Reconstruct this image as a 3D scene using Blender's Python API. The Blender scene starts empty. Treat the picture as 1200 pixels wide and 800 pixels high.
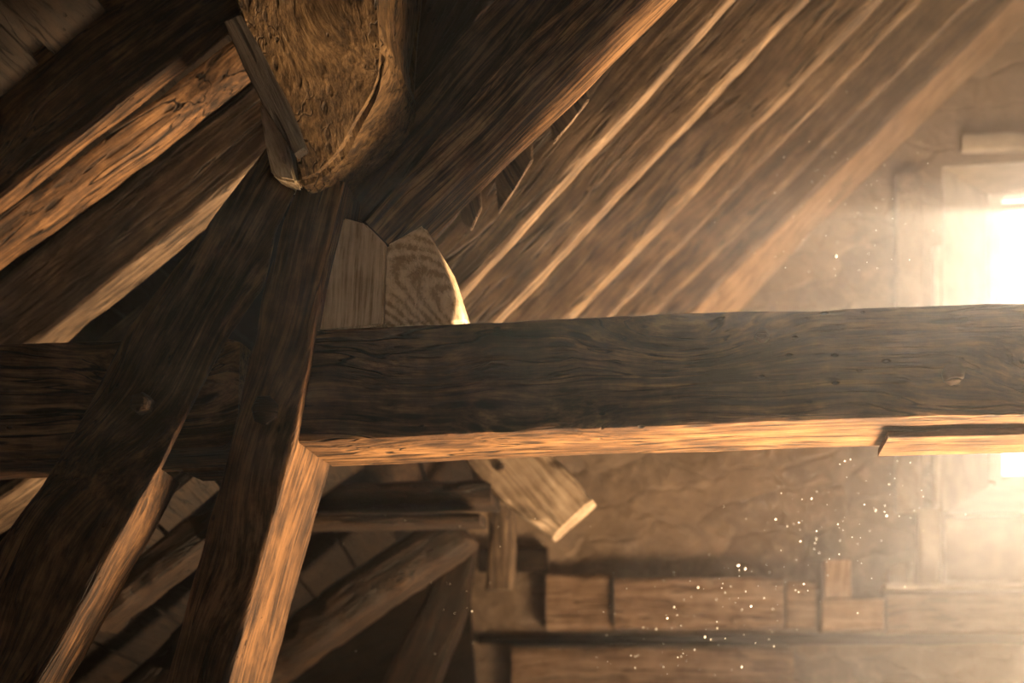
import bpy, bmesh, math, random
from mathutils import Vector, Matrix, noise

random.seed(7)
S = bpy.context.scene
C = S.collection

# ------------------------------------------------------------------ camera
F = 1500.0                      # focal length in pixels of the 1200 wide frame
HOR = 855.0                     # image row of the eye level
VPX = 845.0                     # image column where lines along +Y vanish
TH = math.atan((VPX - 600.0) / F)
EYE = Vector((0, 0, 1.6))
RT = Vector((math.cos(TH), math.sin(TH), 0))
FW = Vector((-math.sin(TH), math.cos(TH), 0))
UP = Vector((0, 0, 1))

def P(px, py, y):
    """world point on the plane Y = y seen at photo pixel px, py"""
    d = RT * ((px - 600.0) / F) + UP * ((HOR - py) / F) + FW
    return EYE + d * (y / d.y)

cam = bpy.data.cameras.new('camera')
cam.sensor_width = 36
cam.lens = F / 1200 * 36
cam.shift_y = (HOR - 400) / 1200
cam.clip_start = 0.05
cam.dof.use_dof = True
cam.dof.focus_distance = 3.05
cam.dof.aperture_fstop = 1.9
co = bpy.data.objects.new('camera', cam)
co.location = EYE
co.rotation_euler = (math.pi / 2, 0, TH)
C.objects.link(co)
S.camera = co

# ------------------------------------------------------------------ node helpers
def new_mat(name):
    m = bpy.data.materials.new(name)
    m.use_nodes = True
    nt = m.node_tree
    nt.nodes.clear()
    return m, nt

class G:
    def __init__(s, nt): s.nt = nt
    def n(s, t, **k):
        x = s.nt.nodes.new(t)
        for a, b in k.items(): setattr(x, a, b)
        return x
    def l(s, a, b): s.nt.links.new(a, b)
    def val(s, sock, v):
        if hasattr(v, 'is_output'): s.l(v, sock)
        else: sock.default_value = v
    def math(s, op, a, b=0.0, c=None, clamp=False):
        x = s.n('ShaderNodeMath', operation=op, use_clamp=clamp)
        s.val(x.inputs[0], a); s.val(x.inputs[1], b)
        if c is not None: s.val(x.inputs[2], c)
        return x.outputs[0]
    def mix(s, f, a, b, t='MIX'):
        x = s.n('ShaderNodeMix', data_type='RGBA', blend_type=t)
        s.val(x.inputs[0], f); s.val(x.inputs[6], a); s.val(x.inputs[7], b)
        return x.outputs[2]
    def rng(s, v, a, b, c=0.0, d=1.0, smooth=True):
        x = s.n('ShaderNodeMapRange', interpolation_type='SMOOTHSTEP' if smooth else 'LINEAR')
        s.val(x.inputs[0], v)
        for i, q in enumerate((a, b, c, d)): x.inputs[i + 1].default_value = q
        return x.outputs[0]
    def map(s, v, sc, loc=(0, 0, 0)):
        x = s.n('ShaderNodeMapping')
        s.l(v, x.inputs[0]); x.inputs[1].default_value = loc; x.inputs[3].default_value = sc
        return x.outputs[0]
    def noise(s, v, scale=1.0, det=4, rough=0.6, dist=0.0):
        x = s.n('ShaderNodeTexNoise')
        s.l(v, x.inputs['Vector']); x.inputs['Scale'].default_value = scale
        x.inputs['Detail'].default_value = det; x.inputs['Roughness'].default_value = rough
        x.inputs['Distortion'].default_value = dist
        return x
    def vadd(s, a, b, op='ADD'):
        x = s.n('ShaderNodeVectorMath', operation=op)
        s.val(x.inputs[0], a); s.val(x.inputs[1], b)
        return x.outputs[0]

def rgba(c): return (c[0], c[1], c[2], 1)

def wood(name, dark, mid, light, crack=1.0, knots=1.0, holes=1.0, ring=0.0, rough=0.75, bump=1.0, fine=1.0):
    m, nt = new_mat(name); g = G(nt)
    tc = g.n('ShaderNodeTexCoord').outputs['Object']
    rnd = g.n('ShaderNodeObjectInfo').outputs['Random']
    off = g.n('ShaderNodeCombineXYZ')
    for i in range(3): g.l(g.math('MULTIPLY', rnd, (13.0, 7.0, 5.0)[i]), off.inputs[i])
    p = g.vadd(tc, off.outputs[0])
    # knots bend the grain around them
    vk = g.n('ShaderNodeTexVoronoi'); g.l(g.map(p, (1.7, 4.2, 4.2)), vk.inputs['Vector']); vk.inputs['Scale'].default_value = 1.0
    vk.inputs['Randomness'].default_value = 1.0
    kd = vk.outputs['Distance']
    bend = g.rng(kd, 0.0, 0.55, 1.0, 0.0)
    wob = g.noise(g.map(p, (1.5, 3, 3)), 1.0, 2).outputs['Color']
    wv = g.vadd(wob, (0.5, 0.5, 0.5), 'SUBTRACT')
    wsc = g.n('ShaderNodeVectorMath', operation='SCALE'); g.l(wv, wsc.inputs[0]); wsc.inputs[3].default_value = 0.05
    kv = g.n('ShaderNodeCombineXYZ')
    g.l(g.math('MULTIPLY', bend, 0.05 * knots), kv.inputs[1]); g.l(g.math('MULTIPLY', bend, 0.07 * knots), kv.inputs[2])
    q = g.vadd(g.vadd(p, wsc.outputs[0]), kv.outputs[0])
    broad = g.noise(g.map(p, (1.1, 5, 5)), 1.0, 3, 0.55).outputs['Fac']
    band = g.noise(g.map(q, (0.9, 30, 30)), 1.0, 4, 0.65).outputs['Fac']
    fib = g.noise(g.map(q, (4, 85, 85)), 1.0, 4, 0.7).outputs['Fac']
    blot = g.noise(p, 9.0, 5, 0.65).outputs['Fac']
    cr1 = g.noise(g.map(q, (1.3, 26, 26), (3, 1, 2)), 1.0, 2, 0.5).outputs['Fac']
    crm = g.noise(g.map(p, (1.2, 3, 3), (9, 2, 4)), 1.0, 2).outputs['Fac']
    c1 = g.math('ABSOLUTE', g.math('SUBTRACT', cr1, 0.5))
    crk = g.math('MULTIPLY', g.rng(c1, 0.004, 0.022, 1.0, 0.0), g.rng(crm, 0.40, 0.54))
    kn = g.rng(kd, 0.05, 0.10, 1.0, 0.0)
    vh = g.n('ShaderNodeTexVoronoi'); g.l(g.map(p, (16, 34, 34)), vh.inputs['Vector']); vh.inputs['Scale'].default_value = 1.0
    hm = g.noise(p, 4.0, 2).outputs['Fac']
    hol = g.math('MULTIPLY', g.rng(vh.outputs['Distance'], 0.10, 0.17, 1.0, 0.0), g.rng(hm, 0.52, 0.62))
    fl = g.n('ShaderNodeTexVoronoi'); g.l(g.map(q, (6, 40, 40)), fl.inputs['Vector']); fl.inputs['Scale'].default_value = 1.0
    flm = g.noise(p, 6.0, 3).outputs['Fac']
    fle = g.math('MULTIPLY', g.rng(fl.outputs['Distance'], 0.18, 0.36, 1.0, 0.0), g.rng(flm, 0.40, 0.56))
    tone = g.math('ADD', g.math('MULTIPLY', broad, 0.42), g.math('MULTIPLY', band, 0.42))
    tone = g.math('ADD', tone, g.math('MULTIPLY', g.math('SUBTRACT', fib, 0.5), 0.7 * fine))
    tone = g.math('ADD', tone, g.math('MULTIPLY', g.math('SUBTRACT', blot, 0.5), 0.5))
    if ring:
        w = g.n('ShaderNodeTexWave', wave_type='RINGS', rings_direction='Y')
        g.l(g.map(tc, (0.9, 1, 2.0), (-0.10, 0.0, -0.05)), w.inputs['Vector'])
        w.inputs['Scale'].default_value = 10.0; w.inputs['Distortion'].default_value = 6.0; w.inputs['Detail'].default_value = 2
        w.inputs['Detail Scale'].default_value = 0.35
        tone = g.math('ADD', tone, g.math('MULTIPLY', g.math('SUBTRACT', w.outputs['Fac'], 0.5), 0.22 * ring))
        band = g.math('MULTIPLY', band, 0.35)
    ramp = g.n('ShaderNodeValToRGB')
    e = ramp.color_ramp.elements
    e[0].position = 0.28; e[0].color = rgba(dark)
    e[1].position = 0.60; e[1].color = rgba(light)
    k = e.new(0.43); k.color = rgba(mid)
    g.l(tone, ramp.inputs[0])
    col = ramp.outputs[0]
    dk = tuple(c * 0.22 for c in dark)
    col = g.mix(g.math('MULTIPLY', fle, min(1, 0.7 * holes)), col, rgba(tuple(c * 0.5 for c in dark)))
    col = g.mix(g.math('MULTIPLY', crk, min(1, 0.85 * crack)), col, rgba(dk))
    col = g.mix(g.math('MULTIPLY', kn, min(1, 0.7 * knots)), col, rgba(dk))
    col = g.mix(g.math('MULTIPLY', hol, min(1, 0.8 * holes)), col, rgba(dk))
    h = g.math('ADD', g.math('MULTIPLY', band, 0.5), g.math('MULTIPLY', fib, 0.30 * fine))
    h = g.math('ADD', h, g.math('MULTIPLY', blot, 0.35))
    h = g.math('SUBTRACT', h, g.math('MULTIPLY', crk, 0.8 * crack))
    h = g.math('SUBTRACT', h, g.math('MULTIPLY', hol, 0.6 * holes))
    h = g.math('SUBTRACT', h, g.math('MULTIPLY', fle, 0.25 * holes))
    b = g.n('ShaderNodeBump'); b.inputs['Strength'].default_value = 0.9; b.inputs['Distance'].default_value = 0.014 * bump
    g.l(h, b.inputs['Height'])
    bs = g.n('ShaderNodeBsdfPrincipled'); bs.inputs['Roughness'].default_value = rough
    bs.inputs['Specular IOR Level'].default_value = 0.25
    g.l(col, bs.inputs['Base Color']); g.l(b.outputs[0], bs.inputs['Normal'])
    o = g.n('ShaderNodeOutputMaterial'); g.l(bs.outputs[0], o.inputs[0])
    return m

def stone(name, base, var):
    m, nt = new_mat(name); g = G(nt)
    tc = g.n('ShaderNodeTexCoord').outputs['Object']
    d = g.noise(tc, 2.6, 3).outputs['Color']
    dv = g.n('ShaderNodeVectorMath', operation='SCALE'); g.l(g.vadd(d, (0.5, 0.5, 0.5), 'SUBTRACT'), dv.inputs[0]); dv.inputs[3].default_value = 0.20
    q = g.map(g.vadd(tc, dv.outputs[0]), (3.2, 1.0, 6.5))
    vc = g.n('ShaderNodeTexVoronoi'); g.l(q, vc.inputs['Vector']); vc.inputs['Scale'].default_value = 1.0; vc.inputs['Randomness'].default_value = 0.75
    ve = g.n('ShaderNodeTexVoronoi', feature='DISTANCE_TO_EDGE'); g.l(q, ve.inputs['Vector']); ve.inputs['Scale'].default_value = 1.0; ve.inputs['Randomness'].default_value = 0.75
    hs = g.n('ShaderNodeSeparateColor'); g.l(vc.outputs['Color'], hs.inputs[0])
    n1 = g.noise(tc, 3.0, 6, 0.65).outputs['Fac']
    n2 = g.noise(tc, 14, 5, 0.7).outputs['Fac']
    col = g.mix(hs.outputs[0], rgba(base), rgba(var))
    edge = g.rng(ve.outputs['Distance'], 0.0, 0.10, 1.0, 0.0)
    col = g.mix(g.math('MULTIPLY', edge, 0.10), col, rgba(tuple(c * 0.45 for c in var)))
    col = g.mix(g.rng(n1, 0.42, 0.66, 0.0, 0.6), col, rgba(tuple(c * 0.35 for c in base)))
    col = g.mix(g.rng(n2, 0.45, 0.8, 0.0, 0.5), col, rgba(tuple(min(1, c * 1.5) for c in base)))
    b = g.n('ShaderNodeBump'); b.inputs['Strength'].default_value = 1.0; b.inputs['Distance'].default_value = 0.04
    g.l(g.math('ADD', g.math('MULTIPLY', edge, -0.12), g.math('MULTIPLY', n2, 0.6)), b.inputs['Height'])
    bs = g.n('ShaderNodeBsdfPrincipled'); bs.inputs['Roughness'].default_value = 0.9
    g.l(col, bs.inputs['Base Color']); g.l(b.outputs[0], bs.inputs['Normal'])
    o = g.n('ShaderNodeOutputMaterial'); g.l(bs.outputs[0], o.inputs[0])
    return m

def plain(name, col, rough=0.8):
    m, nt = new_mat(name); g = G(nt)
    tc = g.n('ShaderNodeTexCoord').outputs['Object']
    n = g.noise(tc, 8.0, 5, 0.65).outputs['Fac']
    c = g.mix(g.rng(n, 0.3, 0.7), rgba(tuple(x * 0.8 for x in col)), rgba(tuple(min(1, x * 1.15) for x in col)))
    bs = g.n('ShaderNodeBsdfPrincipled'); bs.inputs['Roughness'].default_value = rough
    g.l(c, bs.inputs['Base Color'])
    b = g.n('ShaderNodeBump'); b.inputs['Strength'].default_value = 0.4; b.inputs['Distance'].default_value = 0.01
    g.l(n, b.inputs['Height']); g.l(b.outputs[0], bs.inputs['Normal'])
    o = g.n('ShaderNodeOutputMaterial'); g.l(bs.outputs[0], o.inputs[0])
    return m

M = {}
M['oak'] = wood('oak', (0.0148, 0.0066, 0.0023), (0.0638, 0.0301, 0.0110), (0.1654, 0.0846, 0.0324), holes=1.3, crack=1.1)
M['oak_strut'] = wood('oak_strut', (0.0135, 0.0060, 0.0020), (0.0580, 0.0274, 0.0100), (0.1455, 0.0729, 0.0278), crack=0.9, knots=0.6, holes=1.0, bump=1.2)
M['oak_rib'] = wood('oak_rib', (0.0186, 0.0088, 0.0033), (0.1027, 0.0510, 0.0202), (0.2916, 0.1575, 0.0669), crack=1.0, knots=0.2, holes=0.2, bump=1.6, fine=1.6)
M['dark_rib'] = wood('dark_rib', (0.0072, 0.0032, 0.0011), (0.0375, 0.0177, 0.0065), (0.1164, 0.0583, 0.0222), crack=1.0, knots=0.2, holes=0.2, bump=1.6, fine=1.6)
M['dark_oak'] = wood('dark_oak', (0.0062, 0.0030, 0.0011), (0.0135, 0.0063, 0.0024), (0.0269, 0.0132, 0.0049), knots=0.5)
M['near_black_wood'] = wood('near_black_wood', (0.0037, 0.0019, 0.0008), (0.0081, 0.0041, 0.0015), (0.0150, 0.0074, 0.0027), knots=0.4)  # near-black wood; on the eaves boards its darkness stands in for shade
M['pendant'] = wood('pendant', (0.0138, 0.0073, 0.0026), (0.0630, 0.0349, 0.0134), (0.1494, 0.0887, 0.0382), crack=1.0, knots=1.0, holes=0.7)
M['rafter'] = wood('rafter', (0.0288, 0.0172, 0.0092), (0.0662, 0.0413, 0.0233), (0.1324, 0.0886, 0.0524), knots=0.5, bump=0.8)
M['pale'] = wood('pale', (0.34, 0.24, 0.14), (0.60, 0.47, 0.31), (0.76, 0.63, 0.45), crack=0.6, knots=0.3, holes=0.4, fine=1.4)
M['pale_ring'] = wood('pale_ring', (0.32, 0.22, 0.12), (0.62, 0.47, 0.30), (0.76, 0.62, 0.43), crack=0.2, knots=0.2, holes=0.2, ring=1.0)
M['brace'] = wood('brace', (0.0959, 0.0631, 0.0374), (0.1919, 0.1358, 0.0872), (0.2686, 0.2020, 0.1371), crack=0.5, knots=0.5, holes=0.2)
M['wall_timber'] = wood('wall_timber', (0.1014, 0.0601, 0.0319), (0.1950, 0.1193, 0.0684), (0.2808, 0.1848, 0.1140), crack=0.7, knots=0.4, holes=0.3)
M['block_wood'] = wood('block_wood', (0.20, 0.11, 0.055), (0.33, 0.20, 0.11), (0.44, 0.28, 0.165), crack=0.4, knots=0.3, holes=0.2)
M['peg'] = wood('peg', (0.0100, 0.0055, 0.0025), (0.0225, 0.0125, 0.0060), (0.0450, 0.0250, 0.0125), knots=0.1)
M['stone'] = stone('stone', (0.22, 0.152, 0.098), (0.13, 0.085, 0.052))
M['plaster'] = plain('plaster', (0.33, 0.27, 0.205))
M['frame'] = plain('frame', (0.42, 0.36, 0.29), 0.6)
M['floor'] = wood('floor_board', (0.10, 0.06, 0.03), (0.2, 0.12, 0.065), (0.3, 0.19, 0.11))
M['mote'] = plain('mote', (0.9, 0.85, 0.75))
m, nt = new_mat('glass'); g = G(nt)
tr = g.n('ShaderNodeBsdfTransparent'); gl = g.n('ShaderNodeBsdfGlossy'); gl.inputs['Roughness'].default_value = 0.02
mx = g.n('ShaderNodeMixShader'); fr = g.n('ShaderNodeFresnel'); fr.inputs[0].default_value = 1.15
g.l(fr.outputs[0], mx.inputs[0]); g.l(tr.outputs[0], mx.inputs[1]); g.l(gl.outputs[0], mx.inputs[2])
o = g.n('ShaderNodeOutputMaterial'); g.l(mx.outputs[0], o.inputs[0])
M['glass'] = m

# ------------------------------------------------------------------ object helpers
def finish(name, bm, mats, M4=None, parent=None, sharp=0.7):
    """bm holds world coordinates; the object's frame becomes M4"""
    if M4 is None: M4 = Matrix.Identity(4)
    bm.transform(M4.inverted())
    bmesh.ops.recalc_face_normals(bm, faces=bm.faces)
    me = bpy.data.meshes.new(name)
    bm.to_mesh(me); bm.free()
    for x in (mats if isinstance(mats, (list, tuple)) else [mats]): me.materials.append(M[x])
    for p in me.polygons: p.use_smooth = True
    me.set_sharp_from_angle(angle=sharp)
    o = bpy.data.objects.new(name, me)
    C.objects.link(o)
    if parent is not None:
        o.parent = parent
        o.matrix_basis = parent['_m'].inverted() @ M4 if False else FR[parent.name].inverted() @ M4
    else:
        o.matrix_basis = M4
    FR[o.name] = M4.copy()
    return o
FR = {}

def tag(o, label, cat, group=None):
    o['label'] = label; o['category'] = cat
    if 'kind' not in o: o['kind'] = 'thing'
    if group: o['group'] = group
    return o

def struct(o):
    o['kind'] = 'structure'
    return o

def frame_from(a, b, yv=Vector((0, 1, 0))):
    x = (b - a).normalized()
    y = (yv - x * yv.dot(x)).normalized()
    z = x.cross(y)
    m = Matrix((x, y, z)).transposed().to_4x4()
    m.translation = (a + b) / 2
    return m

def resample(pl, n):
    L = [0.0]
    for a, b in zip(pl, pl[1:]): L.append(L[-1] + (b - a).length)
    out = []
    for i in range(n + 1):
        t = L[-1] * i / n
        k = 0
        while k < len(L) - 2 and L[k + 1] < t: k += 1
        f = (t - L[k]) / max(1e-9, L[k + 1] - L[k])
        out.append(pl[k].lerp(pl[k + 1], min(1, max(0, f))))
    return out

def ease(f, a, b, v0, v1):
    t = min(1, max(0, (f - a) / (b - a))); t = t * t * (3 - 2 * t)
    return v0 + (v1 - v0) * t

def timber(name, A, B, y, t, mat='oak', amp=0.004, r=0.008, n=70, m=10, parent=None, wane=1.0, lean=0.0, seed=None, round_end=0.0):
    """a hewn timber: photo outline edges A and B (pixels) on the plane Y=y (or y0,y1 along it), t metres deep.
       lean moves edge B further back than edge A."""
    yf = y if callable(y) else None
    y0, y1 = (y if isinstance(y, tuple) else (0, 0) if yf else (y, y))
    def un(pl, dy):
        if yf:                                   # depth follows the length of the timber
            den = [(pl[i][0] + (pl[i + 1][0] - pl[i][0]) * j / 12, pl[i][1] + (pl[i + 1][1] - pl[i][1]) * j / 12) for i in range(len(pl) - 1) for j in range(12)] + [pl[-1]]
            top, bot = den[0][1], den[-1][1]
            return [P(px, py, yf((py - top) / (bot - top)) + dy) for px, py in den]
        k = len(pl) - 1
        return [P(px, py, y0 + (y1 - y0) * i / k + dy) for i, (px, py) in enumerate(pl)]
    a = resample(un(A, 0), n); b = resample(un(B, lean), n)
    sd = seed if seed is not None else random.uniform(0, 100)
    bm = bmesh.new(); rings = []
    tl = t
    t = t if not callable(tl) else tl(1.0)
    dy = Vector((0, t, 0))
    for i in range(n + 1):
        pa, pb = a[i], b[i]
        if callable(tl): t = tl(i / n); dy = Vector((0, t, 0))
        w = (pb - pa).length
        ex = (pb - pa).normalized(); ed = dy.normalized()
        rr = min(r, w * 0.3, t * 0.3)
        ctr = (pa + pb) / 2 + dy / 2
        sh = 1.0
        if round_end:
            e = (1 - i / n) * (a[0] - a[-1]).length
            if e < round_end: sh = 0.55 + 0.45 * math.sqrt(max(0, 1 - (1 - e / round_end) ** 2))
        cor = [pa, pb, pb + dy, pa + dy]
        nrm = [(-ex, -ed), (ex, -ed), (ex, ed), (-ex, ed)]
        ring = []
        for k in range(4):
            c0 = cor[k]; n0 = nrm[k]
            # corner, nibbled along its length
            nib = wane * max(0.0, noise.noise(Vector((i / n * (a[0] - a[-1]).length * 7, sd + k * 11, 3.1)))) * 2.2
            rc = rr * (1 + nib * 1.6)
            base = c0 - n0[0] * rc - n0[1] * rc
            ang0 = {0: math.pi, 1: -math.pi / 2, 2: 0, 3: math.pi / 2}[k]
            # order: k0 from -ex towards -ed, k1 from -ed to ex, ...
            first, second = ((n0[0], n0[1]) if k % 2 == 0 else (n0[1], n0[0]))
            for j in range(3):
                th = j / 2 * math.pi / 2
                ring.append(base + first * (rc * math.cos(th)) + second * (rc * math.sin(th)))
            c1 = cor[(k + 1) % 4]; n1 = nrm[(k + 1) % 4]
            side = second
            s0 = base + second * rc
            s1 = c1 - n1[0] * rr - n1[1] * rr + second * rr
            mm = m if k % 2 == 0 else max(4, m // 2)
            for j in range(1, mm):
                ring.append(s0.lerp(s1, j / mm))
        vs = []
        for p in ring:
            d = (p - ctr)
            q = Vector((i / n * (a[0] - a[-1]).length * 3.0, p.y * 9, (p - pa).dot(ex) * 9))
            f = noise.noise(q + Vector((sd, sd * .3, 0))) + 0.45 * noise.noise(q * 3.1 + Vector((0, sd, 7)))
            p2 = ctr + d * sh + d.normalized() * (f * amp)
            vs.append(bm.verts.new(p2))
        rings.append(vs)
    L = len(rings[0])
    for i in range(n):
        for j in range(L):
            bm.faces.new((rings[i][j], rings[i][(j + 1) % L], rings[i + 1][(j + 1) % L], rings[i + 1][j]))
    for rg in (rings[0], rings[-1]):
        c = bm.verts.new(sum((v.co for v in rg), Vector()) / L)
        for j in range(L): bm.faces.new((rg[j], rg[(j + 1) % L], c))
    M4 = frame_from((a[0] + b[0]) / 2 + dy / 2, (a[-1] + b[-1]) / 2 + dy / 2)
    return finish(name, bm, mat, M4, parent)

def peg(parent, px, py, y, rpx, length=0.05, name='peg', mat='peg', sides=9, yaw=0.0):
    c = P(px, py, y); rad = rpx * y / F
    bm = bmesh.new(); rings = []
    for k, (dy, s) in enumerate(((0.05, 1.0), (-length * 0.6, 1.0), (-length, 0.9), (-length - 0.004, 0.6))):
        rg = []
        for j in range(sides):
            th = 2 * math.pi * j / sides + 0.3
            q = 1 + 0.10 * noise.noise(Vector((px * .1 + j * 1.7, py * .1, 0.3 * k)))
            rg.append(bm.verts.new(c + Vector((math.cos(th) * rad * s * q + (dy * yaw), dy, math.sin(th) * rad * s * q))))
        rings.append(rg)
    for a, b in zip(rings, rings[1:]):
        for j in range(sides): bm.faces.new((a[j], a[(j + 1) % sides], b[(j + 1) % sides], b[j]))
    bm.faces.new(rings[-1]); bm.faces.new(rings[0][::-1])
    return finish(name, bm, mat, Matrix.Translation(c), parent, sharp=0.5)

def box(bm, a, b):
    vs = [bm.verts.new((x, y, z)) for x in (a[0], b[0]) for y in (a[1], b[1]) for z in (a[2], b[2])]
    for f in ((0, 1, 3, 2), (4, 6, 7, 5), (0, 4, 5, 1), (2, 3, 7, 6), (0, 2, 6, 4), (1, 5, 7, 3)):
        bm.faces.new([vs[i] for i in f])

def prism(name, poly, y, t, mat, parent=None, amp=0.0, axis=None, bevel=0.006, lean=None):
    """outline polygon in pixels on plane y, t deep"""
    bm = bmesh.new()
    ys = lean if lean else [y] * len(poly)
    fr = [bm.verts.new(P(px, py, yy)) for (px, py), yy in zip(poly, ys)]
    bk = [bm.verts.new(v.co + Vector((0, y + t - v.co.y, 0))) for v in fr]
    bm.faces.new(fr); bm.faces.new(bk[::-1])
    N = len(fr)
    for i in range(N): bm.faces.new((fr[i], bk[i], bk[(i + 1) % N], fr[(i + 1) % N]))
    if bevel:
        bmesh.ops.bevel(bm, geom=bm.edges[:], offset=bevel, segments=2, affect='EDGES', clamp_overlap=True)
    bmesh.ops.triangulate(bm, faces=[f for f in bm.faces if len(f.verts) > 4])
    bmesh.ops.subdivide_edges(bm, edges=[e for e in bm.edges if e.calc_length() > 0.06], cuts=3, use_grid_fill=True)
    if amp:
        for v in bm.verts:
            q = v.co * 9
            v.co += Vector((noise.noise(q), noise.noise(q + Vector((9, 2, 4))), noise.noise(q + Vector((3, 8, 1))))) * amp
    if axis: M4 = frame_from(P(*axis[0], y), P(*axis[1], y))
    else:
        M4 = Matrix.Translation(sum((v.co for v in bm.verts), Vector()) / len(bm.verts))
    return finish(name, bm, mat, M4, parent, sharp=0.6)

def pebox(name, x0, y0, x1, y1, Y, t, mat, parent=None, amp=0.006, vertical=False, r=0.012):
    if vertical:
        return timber(name, [(x0, y0), (x0, y1)], [(x1, y0), (x1, y1)], Y, t, mat, amp=amp, r=r, n=24, m=8, parent=parent)
    return timber(name, [(x0, y0), (x1, y0)], [(x0, y1), (x1, y1)], Y, t, mat, amp=amp, r=r, n=40, m=8, parent=parent)

# ================================================================== the setting
YG = 6.45                       # inner face of the gable wall
WT = 0.55
bm = bmesh.new()
box(bm, (-7, -3.2, -0.2), (1.1, 7.2, 0)); box(bm, (2.5, -3.2, -0.2), (9.5, 7.2, 0))
box(bm, (1.1, -3.2, -0.2), (2.5, 2.9, 0)); box(bm, (1.1, 4.62, -0.2), (2.5, 7.2, 0))  # gap left in the floor for the added upward fill
struct(finish('floor', bm, 'floor'))
bm = bmesh.new()
box(bm, (-7, -3.4, -0.2), (1.4, -3.2, 8)); box(bm, (2.8, -3.4, -0.2), (9.5, -3.2, 8))
box(bm, (1.4, -3.4, -0.2), (2.8, -3.2, 1.0)); box(bm, (1.4, -3.4, 2.6), (2.8, -3.2, 8)); struct(finish('wall_front', bm, 'plaster'))  # opening made for the added front fill

# gable wall with a splayed window opening
inn = [P(1104, 196, YG), P(1470, 196, YG), P(1470, 602, YG), P(1104, 602, YG)]
YO = YG + WT
out = [P(1162, 232, YO), P(1440, 232, YO), P(1440, 566, YO), P(1162, 566, YO)]
for q in (inn, out):            # square in plan
    xa = (q[0].x + q[3].x) / 2; xb = (q[1].x + q[2].x) / 2; zt = q[0].z; zb = q[3].z
    q[0] = Vector((xa, q[0].y, zt)); q[1] = Vector((xb, q[0].y, zt)); q[2] = Vector((xb, q[0].y, zb)); q[3] = Vector((xa, q[0].y, zb))
bm = bmesh.new()
def ring_face(inner, y):
    o4 = [bm.verts.new((x, y, z)) for x, z in ((-7, 8), (9.5, 8), (9.5, -0.2), (-7, -0.2))]
    i4 = [bm.verts.new(v) for v in inner]
    for k in range(4): bm.faces.new((o4[k], o4[(k + 1) % 4], i4[(k + 1) % 4], i4[k]))
    return o4, i4
oa, ia = ring_face(inn, YG); ob, ib = ring_face(out, YO)
for k in range(4):
    bm.faces.new((oa[k], oa[(k + 1) % 4], ob[(k + 1) % 4], ob[k]))
    f = bm.faces.new((ia[k], ib[k], ib[(k + 1) % 4], ia[(k + 1) % 4])); f.material_index = 1
struct(finish('wall_back', bm, ['stone', 'plaster']))

# window: frame, sash bars, panes
def wbox(bm, x0, x1, y0, y1, z0, z1): box(bm, (x0, y0, z0), (x1, y1, z1))
xa, xb, zt, zb = out[0].x, out[1].x, out[0].z, out[3].z
bm = bmesh.new(); fw = 0.035
wbox(bm, xa - .03, xa + fw, YO - .09, YO + .0, zb, zt); wbox(bm, xb - fw, xb + .03, YO - .09, YO, zb, zt)
wbox(bm, xa, xb, YO - .089, YO, zt - .02, zt + .04); wbox(bm, xa, xb, YO - .089, YO, zb - .04, zb + .02)
win = struct(finish('window_1', bm, 'frame'))
bm = bmesh.new()
zr = P(1200, 246, YO).z
wbox(bm, xa, xb, YO - .06, YO - .02, zr - .018, zr + .018)
for f in (0.5,):
    xm = xa + (xb - xa) * f; wbox(bm, xm - .03, xm + .03, YO - .07, YO - .01, zb, zt)
for f in (0.36, 0.68):
    zm = zb + (zt - zb) * f
    wbox(bm, xa + (xb - xa) * .5, xb, YO - .05, YO - .03, zm - .012, zm + .012)
finish('sash_bars', bm, 'frame', parent=win)
bm = bmesh.new(); wbox(bm, xa, xb, YO - .042, YO - .038, zb, zt); finish('glass_pane', bm, 'glass', parent=win)

# roof surfaces: (point line) on planes holding the Y axis
def slope_slab(name, p0, p1, q0, q1, up, th, mat, width=0.24):
    """boarded surface: p0,p1 the low and high end at the near edge, q0,q1 at the far edge, raised by up, th thick"""
    dirv = (p1 - p0).normalized(); nn = Vector((-dirv.z, 0, dirv.x))
    if nn.z < 0: nn = -nn
    bm = bmesh.new()
    N = max(2, int((p1 - p0).length / width))
    for i in range(N):
        f0, f1 = i / N, (i + 1) / N - 0.004
        jit = random.uniform(-.006, .006)
        v = []
        for h in (up + jit, up + jit + th):
            for a in (p0.lerp(p1, f0), p0.lerp(p1, f1), q0.lerp(q1, f1), q0.lerp(q1, f0)):
                v.append(bm.verts.new(a + nn * h))
        for f in ((0, 1, 2, 3), (7, 6, 5, 4), (0, 4, 5, 1), (1, 5, 6, 2), (2, 6, 7, 3), (3, 7, 4, 0)):
            bm.faces.new([v[k] for k in f])
    # solid backing so that no sky leaks between the boards
    v = []
    for h in (up + th + .01, up + th + .05):
        for a in (p0, p1, q1, q0): v.append(bm.verts.new(a + nn * h))
    for f in ((0, 1, 2, 3), (7, 6, 5, 4), (0, 4, 5, 1), (1, 5, 6, 2), (2, 6, 7, 3), (3, 7, 4, 0)):
        bm.faces.new([v[k] for k in f])
    M4 = frame_from((p0 + p1) / 2, (q0 + q1) / 2, Vector((dirv.x, 0, dirv.z)))
    return struct(finish(name, bm, mat, M4))

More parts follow.
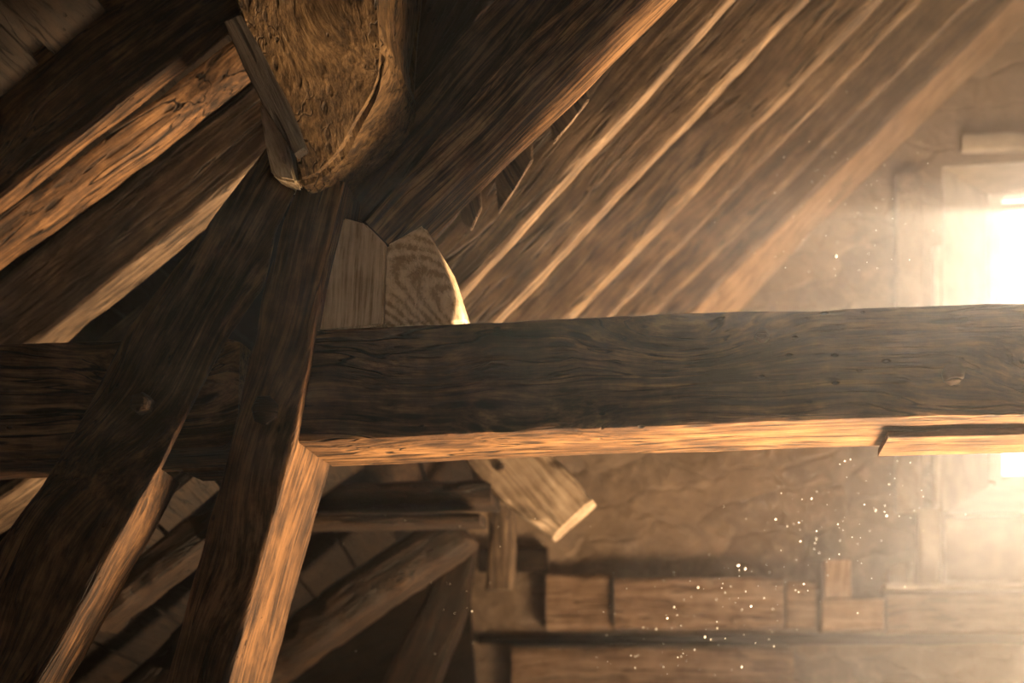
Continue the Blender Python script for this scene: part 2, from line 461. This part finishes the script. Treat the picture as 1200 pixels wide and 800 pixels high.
# upper slope (plane of the thin rafters)
RAF = [  # near edge line of the underside, photo pixels: low end, high end, plane y
    ((400, 490), (540, 345), (855, 0), 3.87),
    ((462, 500), (585, 372), (940, 0), 4.26),
    ((544, 497), (670, 367), (1025, 0), 4.72),
    ((590, 497), (720, 365), (1075, 0), 5.10),
    ((636, 497), (770, 362), (1142, -5), 5.52),
    ((674, 497), (808, 362), (1190, -8), 5.86),
]
lowA = P(400, 490, 3.6); dA = (P(855, 0, 3.87) - P(540, 345, 3.87)).normalized()
base = P(540, 345, 3.87)
def onA(s, y): return Vector((base.x, y, base.z)) + dA * s
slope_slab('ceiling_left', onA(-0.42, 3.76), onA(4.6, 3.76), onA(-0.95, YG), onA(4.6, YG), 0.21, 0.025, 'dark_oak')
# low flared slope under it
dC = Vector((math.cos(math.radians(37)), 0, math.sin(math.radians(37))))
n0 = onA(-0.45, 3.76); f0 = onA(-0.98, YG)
slope_slab('ceiling_low', n0 - dC * 4.4, n0, f0 - dC * 4.0, f0, 0.12, 0.025, 'near_black_wood')
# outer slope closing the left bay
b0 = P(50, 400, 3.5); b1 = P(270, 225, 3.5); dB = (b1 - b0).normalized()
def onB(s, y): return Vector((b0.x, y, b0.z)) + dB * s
slope_slab('ceiling_outer', onB(-5, -3.2), onB(7.5, -3.2), onB(-5, YG), onB(7.5, YG), 0.55, 0.03, 'near_black_wood')
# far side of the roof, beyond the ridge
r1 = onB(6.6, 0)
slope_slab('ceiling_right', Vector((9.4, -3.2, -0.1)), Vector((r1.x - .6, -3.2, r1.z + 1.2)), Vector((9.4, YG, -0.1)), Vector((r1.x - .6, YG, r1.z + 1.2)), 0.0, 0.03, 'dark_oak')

struct(prism('eaves_dark_panel', [(215, 850), (300, 790), (490, 678), (548, 684), (560, 850)], 6.25, 0.05, 'near_black_wood', axis=((250, 800), (520, 690)), bevel=0.004))  # near-black sheet added to darken the low eaves behind the logs

# ================================================================== foreground frame
# right-hand collar beam
beam = timber('collar_beam', [(370, 386), (550, 378), (760, 367), (1000, 361), (1330, 351), (1950, 329)],
              [(349, 519), (560, 508), (820, 498), (1000, 491), (1330, 483), (1950, 466)], 3.0, 0.29, 'oak', amp=0.004, n=300, m=16, r=0.006, seed=4.2)
tag(beam, 'long dark squared beam running from the leaning post to the window side, pale underside', 'beam', 'collar beams')
peg(beam, 893, 393, 2.993, 9, 0.008)
peg(beam, 1117, 438, 2.993, 13, 0.008)
timber('splice_board', [(1041, 504), (1180, 500), (1700, 482)], [(1041, 513), (1180, 510), (1700, 492)], 3.08, 0.20, 'oak', amp=0.003, r=0.004, n=60, parent=beam, seed=8)['label'] = 'thin dark board under the beam'
# left stub of the collar
stub = timber('collar_beam', [(-90, 406), (60, 401), (140, 398), (262, 394), (281, 400)], [(-90, 541), (60, 536), (140, 530), (255, 522), (278, 512)], 3.005, 0.26, 'oak', amp=0.004, n=90, m=14, r=0.008, seed=11)
tag(stub, 'short dark beam end behind the wide slanted strut, stopping short of the post', 'beam', 'collar beams')

# post with a lit flank
post = timber('leaning_post', [(350, 214), (330, 262), (309, 331), (289, 430), (268, 530), (237, 640), (190, 815), (166, 900)],
              [(403, 212), (396, 248), (377, 330), (361, 430), (344, 521), (307, 655), (266, 812), (243, 900)], lambda f: ease(f, 0.40, 0.62, 2.978, 3.0), 0.30, 'oak_strut', amp=0.005, n=140, m=14, r=0.007, seed=21)
tag(post, 'heavy leaning oak post carrying the left end of the long beam, pale right flank', 'post', 'slanting timbers of the frame')
peg(post, 312, 481, 2.985, 19, 0.012, sides=7)
# wide strut
strut = timber('slanted_strut', [(335, 138), (292, 196), (226, 285), (150, 382), (90, 498), (44, 572), (-14, 650), (-130, 830)],
               [(385, 160), (342, 226), (322, 268), (306, 333), (264, 392), (187, 545), (120, 665), (30, 830)], lambda f: ease(f, 0.44, 0.70, 2.98, 2.85), lambda f: 0.022 if f < 0.585 else 0.15, 'oak_strut', amp=0.005, n=140, m=16, r=0.007, seed=33)
tag(strut, 'wide dark slanted strut with wooden peg crossing the short beam end', 'strut', 'slanting timbers of the frame')
peg(strut, 168, 474, 2.965, 14, 0.025, sides=6)
# bits of broken wood below the stub
bt = timber('wood_sliver', [(212, 548), (262, 546)], [(216, 553), (262, 551)], 3.05, 0.12, 'oak', amp=0.002, r=0.002, n=16, m=4)
tag(bt, 'thin broken sliver of wood bridging strut and post under the short beam', 'sliver')

# hanging post
pen = prism('hanging_post', [(255, -260), (437, -260), (438, 0), (456, 56), (446, 90), (415, 158), (375, 208), (352, 219), (341, 170), (331, 118), (300, 60), (268, 4)], 2.86, 0.21, 'pendant',
            amp=0.014, axis=((350, -260), (352, 219)), bevel=0.014,
            lean=[2.56, 2.56, 2.71, 2.78, 2.80, 2.87, 2.92, 2.93, 2.88, 2.83, 2.77, 2.71])
tag(pen, 'massive hewn post end hanging from above, tapering to a blunt tip', 'post', 'slanting timbers of the frame')
ck = prism('side_cheek', [(302, 117), (312, 128), (335, 160), (348, 214), (330, 211), (318, 204)], 2.93, 0.10, 'pale', parent=pen, amp=0.004, axis=((305, 117), (340, 214)))  # pale wood carries the lit tone of this left face
ck['label'] = 'small cheek coloured pale as the lit left face'
sl = timber('dark_lath', [(282, 18), (310, 66), (338, 120), (357, 172)], [(263, 26), (283, 75), (309, 126), (345, 180)], (2.66, 2.82), 0.03, 'near_black_wood', amp=0.003, r=0.004, n=40, m=5)
tag(sl, 'dark narrow lath fixed against the left edge of the hanging post', 'lath')

# pale block under the rafter feet
blk = prism('wedge_block', [(400, 254), (428, 262), (452, 286), (449, 381), (374, 386), (369, 386)], 3.01, 0.27, 'pale', amp=0.003, axis=((418, 258), (410, 386)), bevel=0.006, lean=[3.03, 3.01, 3.0, 3.0, 3.02, 3.02])
tag(blk, 'pale weathered wooden block standing on the long beam under the rafter foot', 'block')
wg = prism('ring_grained_cheek', [(453, 286), (496, 261), (510, 290), (547, 377), (450, 381)], 3.0, 0.42, 'pale_ring', parent=blk, amp=0.003, lean=[3.0, 3.05, 3.13, 3.32, 3.0], axis=((470, 330), (540, 330)), bevel=0.006)
wg['label'] = 'smooth cheek with curved growth rings'

# rafters over the block
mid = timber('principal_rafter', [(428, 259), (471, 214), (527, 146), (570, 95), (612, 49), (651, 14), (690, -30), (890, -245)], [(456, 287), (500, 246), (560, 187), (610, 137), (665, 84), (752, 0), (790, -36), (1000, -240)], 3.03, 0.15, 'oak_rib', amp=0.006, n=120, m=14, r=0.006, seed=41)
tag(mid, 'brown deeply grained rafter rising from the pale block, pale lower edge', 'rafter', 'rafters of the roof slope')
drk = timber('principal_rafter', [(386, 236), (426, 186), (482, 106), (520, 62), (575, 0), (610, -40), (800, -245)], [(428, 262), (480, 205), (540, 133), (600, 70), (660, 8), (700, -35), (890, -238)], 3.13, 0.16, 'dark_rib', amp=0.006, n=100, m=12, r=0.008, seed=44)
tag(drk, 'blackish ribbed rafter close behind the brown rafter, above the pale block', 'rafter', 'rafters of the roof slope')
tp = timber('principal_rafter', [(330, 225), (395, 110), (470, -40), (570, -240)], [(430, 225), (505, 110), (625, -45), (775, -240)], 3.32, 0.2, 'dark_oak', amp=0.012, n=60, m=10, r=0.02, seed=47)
tag(tp, 'rough dark timber in shade between the hanging post and the ribbed rafter', 'rafter', 'rafters of the roof slope')

# ragged laths hanging behind the brown rafter
for k, (pts, lab) in enumerate((
        ([(536, 200), (560, 185), (564, 244), (552, 270), (540, 258)], 'pale broken lath end nearest the pale block, behind the brown rafter'),
        ([(576, 165), (622, 122), (624, 188), (606, 216), (584, 250)], 'brown split lath end hanging in the middle behind the brown rafter'),
        ([(640, 108), (686, 66), (690, 116), (668, 144), (648, 168)], 'short brown lath end highest of three behind the brown rafter'))):
    o = prism('split_lath', pts, 3.45, 0.012, 'rafter', amp=0.002, axis=((pts[0][0], pts[0][1]), (pts[3][0] + 1, pts[3][1])), bevel=0.003)
    tag(o, lab, 'lath', 'broken laths')

# left upper rafters
ra = timber('rafter', [(-60, 95), (120, -45), (220, -120)], [(-60, 282), (0, 233), (120, 139), (268, 22), (330, -25)], 3.34, 0.06, 'oak', amp=0.005, n=90, m=16, r=0.006, seed=51)
tag(ra, 'broad dark board at top left with a thin pale lower edge', 'board', 'sloping timbers of the left bay')
rb = timber('rafter', [(-60, 297), (0, 250), (120, 158), (284, 32), (330, -4)], [(-60, 340), (0, 297), (60, 256), (150, 190), (284, 84), (330, 50)], 3.45, 0.08, 'oak', amp=0.005, n=90, m=10, r=0.03, seed=53, wane=0.25, lean=0.06)
tag(rb, 'rounded light brown rafter just below the broad dark board at upper left', 'rafter', 'sloping timbers of the left bay')
rc = timber('rafter', [(-60, 372), (120, 232), (284, 105), (350, 50)], [(-60, 478), (53, 394), (160, 306), (268, 220), (340, 163)], 3.62, 0.11, 'rafter', amp=0.005, n=90, m=14, r=0.008, seed=55)
tag(rc, 'black faced rafter with bright underside ending behind the wide strut', 'rafter', 'sloping timbers of the left bay')
rd = timber('rafter', [(60, 440), (160, 360), (260, 280)], [(110, 440), (180, 378), (270, 300)], 4.0, 0.2, 'rafter', amp=0.005, n=50, m=8, r=0.01, seed=57)
tag(rd, 'small brown rafter piece visible between bright underside and the wide strut', 'rafter', 'sloping timbers of the left bay')
re_ = timber('rafter', [(-80, 30), (60, -60)], [(-80, 62), (0, 27), (30, 10), (80, -30)], 3.2, 0.08, 'rafter', amp=0.005, n=30, m=8, r=0.01, seed=59)
tag(re_, 'light brown timber end cut off by the very top left corner', 'rafter', 'sloping timbers of the left bay')

# thin rafters of the right-hand slope
ORD = ['first', 'second', 'third', 'fourth', 'fifth', 'sixth']
for i, (lo, pm, hi, y) in enumerate(RAF):
    hx = hi[0] + (hi[0] - pm[0]) * 0.5; hy = hi[1] + (hi[1] - pm[1]) * 0.5
    h = 0.17 / y * F / math.sqrt(2)
    B = [lo, pm, hi, (hx, hy)]
    A = [(x - h, yy - h) for x, yy in B]
    bw = (0.055, 0.065, 0.075, 0.05, 0.07, 0.08)[i]
    o = timber('rafter', A, B, y, bw, 'rafter', amp=0.006, n=110, m=8, r=0.006, seed=60 + i)
    tag(o, f'narrow rafter with pale underside, {ORD[i]} thin one to the right of the brown rafter', 'rafter', 'thin rafters of the roof slope')
o = timber('rafter', [(700, 470), (800, 375), (880, 290), (1010, 165), (1200, -30), (1300, -130)], [(760, 470), (860, 368), (955, 262), (1085, 135), (1250, -25), (1330, -105)], 5.98, 0.10, 'wall_timber', amp=0.008, n=90, m=10, r=0.03, seed=70, lean=0.3)
tag(o, 'last broad blurred rafter against the stone gable wall by the window', 'rafter', 'thin rafters of the roof slope')

# ================================================================== behind and below the beam
br = timber('curved_brace', [(505, 480), (548, 545), (590, 590), (645, 628)], [(600, 470), (640, 520), (668, 555), (694, 584)], 4.6, 0.16, 'brace', amp=0.006, n=60, m=10, r=0.02, seed=80)
tag(br, 'pale curved brace end poking out below the long beam', 'brace')
peg(br, 586, 548, 4.6, 6, 0.006)
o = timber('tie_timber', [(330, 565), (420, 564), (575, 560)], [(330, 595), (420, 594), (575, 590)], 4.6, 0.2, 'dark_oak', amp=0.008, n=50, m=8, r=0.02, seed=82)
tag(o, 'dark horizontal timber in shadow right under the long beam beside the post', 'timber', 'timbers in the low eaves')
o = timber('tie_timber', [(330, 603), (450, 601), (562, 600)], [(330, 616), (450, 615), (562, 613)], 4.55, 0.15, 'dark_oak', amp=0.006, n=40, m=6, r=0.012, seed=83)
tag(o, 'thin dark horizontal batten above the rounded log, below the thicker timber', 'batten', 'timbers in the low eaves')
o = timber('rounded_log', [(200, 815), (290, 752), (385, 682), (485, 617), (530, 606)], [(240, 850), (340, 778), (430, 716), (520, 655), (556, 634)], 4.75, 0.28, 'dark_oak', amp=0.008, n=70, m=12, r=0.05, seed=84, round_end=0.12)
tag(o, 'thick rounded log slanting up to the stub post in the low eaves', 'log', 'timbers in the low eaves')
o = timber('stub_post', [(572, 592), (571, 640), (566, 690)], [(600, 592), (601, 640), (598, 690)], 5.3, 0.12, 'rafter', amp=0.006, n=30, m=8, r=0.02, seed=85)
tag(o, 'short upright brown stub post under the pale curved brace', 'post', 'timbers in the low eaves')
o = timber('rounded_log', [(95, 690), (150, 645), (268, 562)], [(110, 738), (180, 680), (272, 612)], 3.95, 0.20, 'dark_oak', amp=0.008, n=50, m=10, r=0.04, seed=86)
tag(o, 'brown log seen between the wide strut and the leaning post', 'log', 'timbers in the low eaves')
o = timber('rounded_log', [(60, 860), (170, 770), (290, 640)], [(130, 880), (210, 800), (300, 690)], 4.3, 0.15, 'near_black_wood', amp=0.008, n=50, m=10, r=0.04, seed=87)
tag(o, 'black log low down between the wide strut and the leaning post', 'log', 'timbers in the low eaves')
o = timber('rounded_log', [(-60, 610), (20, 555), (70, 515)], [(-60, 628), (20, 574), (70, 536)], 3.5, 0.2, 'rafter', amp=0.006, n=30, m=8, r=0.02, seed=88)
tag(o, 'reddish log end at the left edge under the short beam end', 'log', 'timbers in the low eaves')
o = timber('shadow_edge_bar', [(530, 640), (490, 715), (432, 830)], [(556, 640), (545, 715), (500, 830)], 5.6, 0.12, 'dark_oak', amp=0.008, n=30, m=8, r=0.02, seed=89)  # dark bar put where only a shadow edge falls
tag(o, 'dark slanted bar painted as a wall shadow edge below the rounded log near the bottom edge', 'strut', 'timbers in the low eaves')

# timbers and blocks on the gable wall
def wt(name, x0, y0, x1, y1, t, mat, lab, cat, grp='timbers along the gable wall', vertical=False):
    o = pebox(name, x0, y0, x1, y1, YG - t - 0.004, t, mat, vertical=vertical)
    tag(o, lab, cat, grp); return o
wt('wall_rail', 640, 672, 716, 738, 0.10, 'wall_timber', 'short left length of wall timber, next to the dark eaves', 'timber')
wt('wall_rail', 720, 676, 918, 736, 0.14, 'wall_timber', 'long brown squared timber low on the gable wall under the dust cloud', 'timber')
wt('wall_rail', 922, 680, 956, 735, 0.13, 'wall_timber', 'short squared timber end beside the upright block gap', 'timber')
wt('timber_block', 966, 656, 998, 700, 0.16, 'block_wood', 'small upright orange brown block standing on the gable ledge', 'block', None, True)
wt('timber_block', 964, 701, 1036, 737, 0.16, 'block_wood', 'lower flat block under the small upright orange brown block', 'block', None)
wt('wall_rail', 1040, 695, 1480, 740, 0.16, 'wall_timber', 'broad pale timber under the window ledge', 'timber')
wt('wall_rail', 560, 743, 1480, 755, 0.03, 'near_black_wood', 'long dark strip coloured as the shaded gap between the two rows of wall timber', 'board')  # dark strip stands in for the shade inside the gap
wt('wall_rail', 600, 758, 930, 830, 0.10, 'wall_timber', 'brown timber at the bottom of the gable wall, left of the dark shaft', 'timber')
wt('wall_rail', 560, 640, 640, 668, 0.08, 'dark_oak', 'dark timber beside the stub post on the gable wall', 'timber')
wt('window_ledge', 1038, 683, 1480, 690, 0.22, 'plaster', 'thin pale ledge board beneath the window', 'ledge', None)
wt('window_apron', 1108, 606, 1480, 682, 0.03, 'plaster', 'pale plastered panel between window and ledge', 'panel', None)
wt('window_post', 1076, 596, 1103, 684, 0.10, 'plaster', 'whitish upright post left of the plastered panel under the window', 'post', None, True)
wt('window_trim', 1094, 288, 1103, 592, 0.05, 'plaster', 'slim pale upright strip along the left edge of the window opening', 'strip', None, True)
wt('lintel_board', 1128, 155, 1480, 174, 0.06, 'plaster', 'pale brown lintel board above the window', 'lintel', None)
wt('wall_stud', 1050, 205, 1082, 600, 0.06, 'stone', 'knobbly tan stone jamb left of the window opening', 'jamb', None, True)
o = timber('sill_stone', [(1042, 664), (1060, 658)], [(1044, 684), (1064, 684)], YG - 0.12, 0.10, 'plaster', amp=0.01, r=0.02, n=12, m=6)
tag(o, 'small rounded pale stone lying at the left end of the window ledge', 'stone')

# dust in the light
bm = bmesh.new()
def mote(px, py, y, rpx):
    c = P(px, py, y); r = rpx * y / F
    bmesh.ops.create_icosphere(bm, subdivisions=1, radius=r, matrix=Matrix.Translation(c) @ Matrix.Diagonal((1, 1, random.uniform(.7, 1.3), 1)))
for px, py, r in ((865, 662, 2.6), (873, 666, 2.0), (909, 608, 1.8), (938, 634, 1.6), (980, 300, 2), (818, 688, 1.7), (880, 710, 1.7), (826, 746, 1.8), (869, 781, 1.8), (782, 724, 1.7), (790, 711, 1.2),
                  (814, 761, 1.4), (907, 757, 1.2), (1005, 718, 1.2), (936, 612, 1.2), (957, 622, 1.2), (982, 614, 1.2), (553, 716, 1.3), (833, 749, 1.2), (1039, 604, 1.6), (990, 540, 1.4), (1013, 591, 1.2), (951, 584, 1.2), (942, 684, 1.2)):
    mote(px, py, random.uniform(3.3, 3.7), r * 0.95)
for k in range(170):
    f = random.random(); cx = 1060 - 330 * f; cy = 560 + 230 * f
    mote(cx + random.gauss(0, 40), cy + random.gauss(0, 40), random.uniform(3.3, 4.6), random.uniform(.35, .95))
for k in range(60):
    mote(1000 + random.gauss(0, 60), 250 + random.gauss(0, 60), random.uniform(3.4, 5.2), random.uniform(.3, .6))
for k in range(40):
    mote(random.uniform(400, 800), random.uniform(600, 795), random.uniform(3.3, 4.6), random.uniform(.2, .5))
d = finish('dust_motes', bm, 'mote')
d['kind'] = 'stuff'; tag(d, 'tiny bright dust motes floating in the light from the window', 'dust')

# haze that fills the attic
m, nt = new_mat('haze'); g = G(nt)
v = g.n('ShaderNodeVolumeScatter'); v.inputs['Anisotropy'].default_value = 0.5
gx = g.n('ShaderNodeSeparateXYZ'); g.l(g.n('ShaderNodeTexCoord').outputs['Object'], gx.inputs[0])
cl = g.noise(g.n('ShaderNodeTexCoord').outputs['Object'], 1.6, 3, 0.6).outputs['Fac']
dn = g.math('MULTIPLY', g.rng(gx.outputs[0], -0.5, 2.2, 0.0, 0.063), g.rng(cl, 0.3, 0.75, 0.45, 1.5))
g.l(g.math('ADD', dn, 0.001), v.inputs['Density'])
v.inputs['Color'].default_value = (1.0, 0.88, 0.77, 1)
o = g.n('ShaderNodeOutputMaterial'); g.l(v.outputs[0], o.inputs['Volume'])
M['haze'] = m
bm = bmesh.new(); box(bm, (-6.9, -3.3, -0.1), (9.4, YG + WT - 0.12, 7.9))
hz = finish('haze', bm, 'haze'); hz['kind'] = 'stuff'; tag(hz, 'thin dusty haze filling the attic and catching the window light', 'haze')

# ================================================================== light
def sun_dir(px, py): return (RT * ((px - 600) / F) + UP * ((HOR - py) / F) + FW).normalized()
sd = sun_dir(1450, 250)
L = bpy.data.lights.new('sun', 'SUN'); L.energy = 29; L.angle = math.radians(0.8); L.color = (1.0, 0.86, 0.68)
so = bpy.data.objects.new('sun', L); C.objects.link(so)
so.rotation_euler = sd.to_track_quat('Z', 'Y').to_euler(); so.location = EYE + sd * 20

def area(name, loc, target, sx, sy, e, col, portal=False):
    L = bpy.data.lights.new(name, 'AREA'); L.shape = 'RECTANGLE'; L.size = sx; L.size_y = sy; L.energy = e; L.color = col
    o = bpy.data.objects.new(name, L); C.objects.link(o); o.location = loc
    o.rotation_euler = (Vector(loc) - Vector(target)).to_track_quat('Z', 'Y').to_euler()
    if portal: L.cycles.is_portal = True
    return o
wc = (out[0] + out[2]) / 2
area('sky_portal', wc + Vector((0, .05, 0)), wc + Vector((0, -1, 0)), xb - xa, zt - zb, 1, (1, 1, 1), True)
# unseen fill lamp added under a floor gap to brighten the undersides
hl = area('underside_fill', (1.8, 3.62, -0.12), (0.1, 3.6, 2.4), 1.2, 1.6, 540, (1.0, 0.69, 0.40)); hl.data.spread = math.radians(95)

# unseen fill lamp added behind the camera to lift the front faces
area('front_fill', (2.1, -3.3, 1.8), (0, 3, 2.2), 1.3, 1.5, 21, (1.0, 0.70, 0.42))

w = bpy.data.worlds.new('world'); S.world = w; w.use_nodes = True
bgn = w.node_tree.nodes['Background']; bgn.inputs[0].default_value = (1.0, 0.93, 0.84, 1); bgn.inputs[1].default_value = 2.3

S.view_settings.view_transform = 'Standard'; S.view_settings.look = 'None'
S.view_settings.gamma = 1; S.view_settings.use_curve_mapping = False
S.view_settings.exposure = 0.0
S.cycles.use_denoising = True
S.cycles.volume_step_rate = 2.0
S.cycles.volume_max_steps = 128
S.cycles.max_bounces = 8; S.cycles.diffuse_bounces = 5; S.cycles.volume_bounces = 1
S.cycles.sample_clamp_indirect = 6
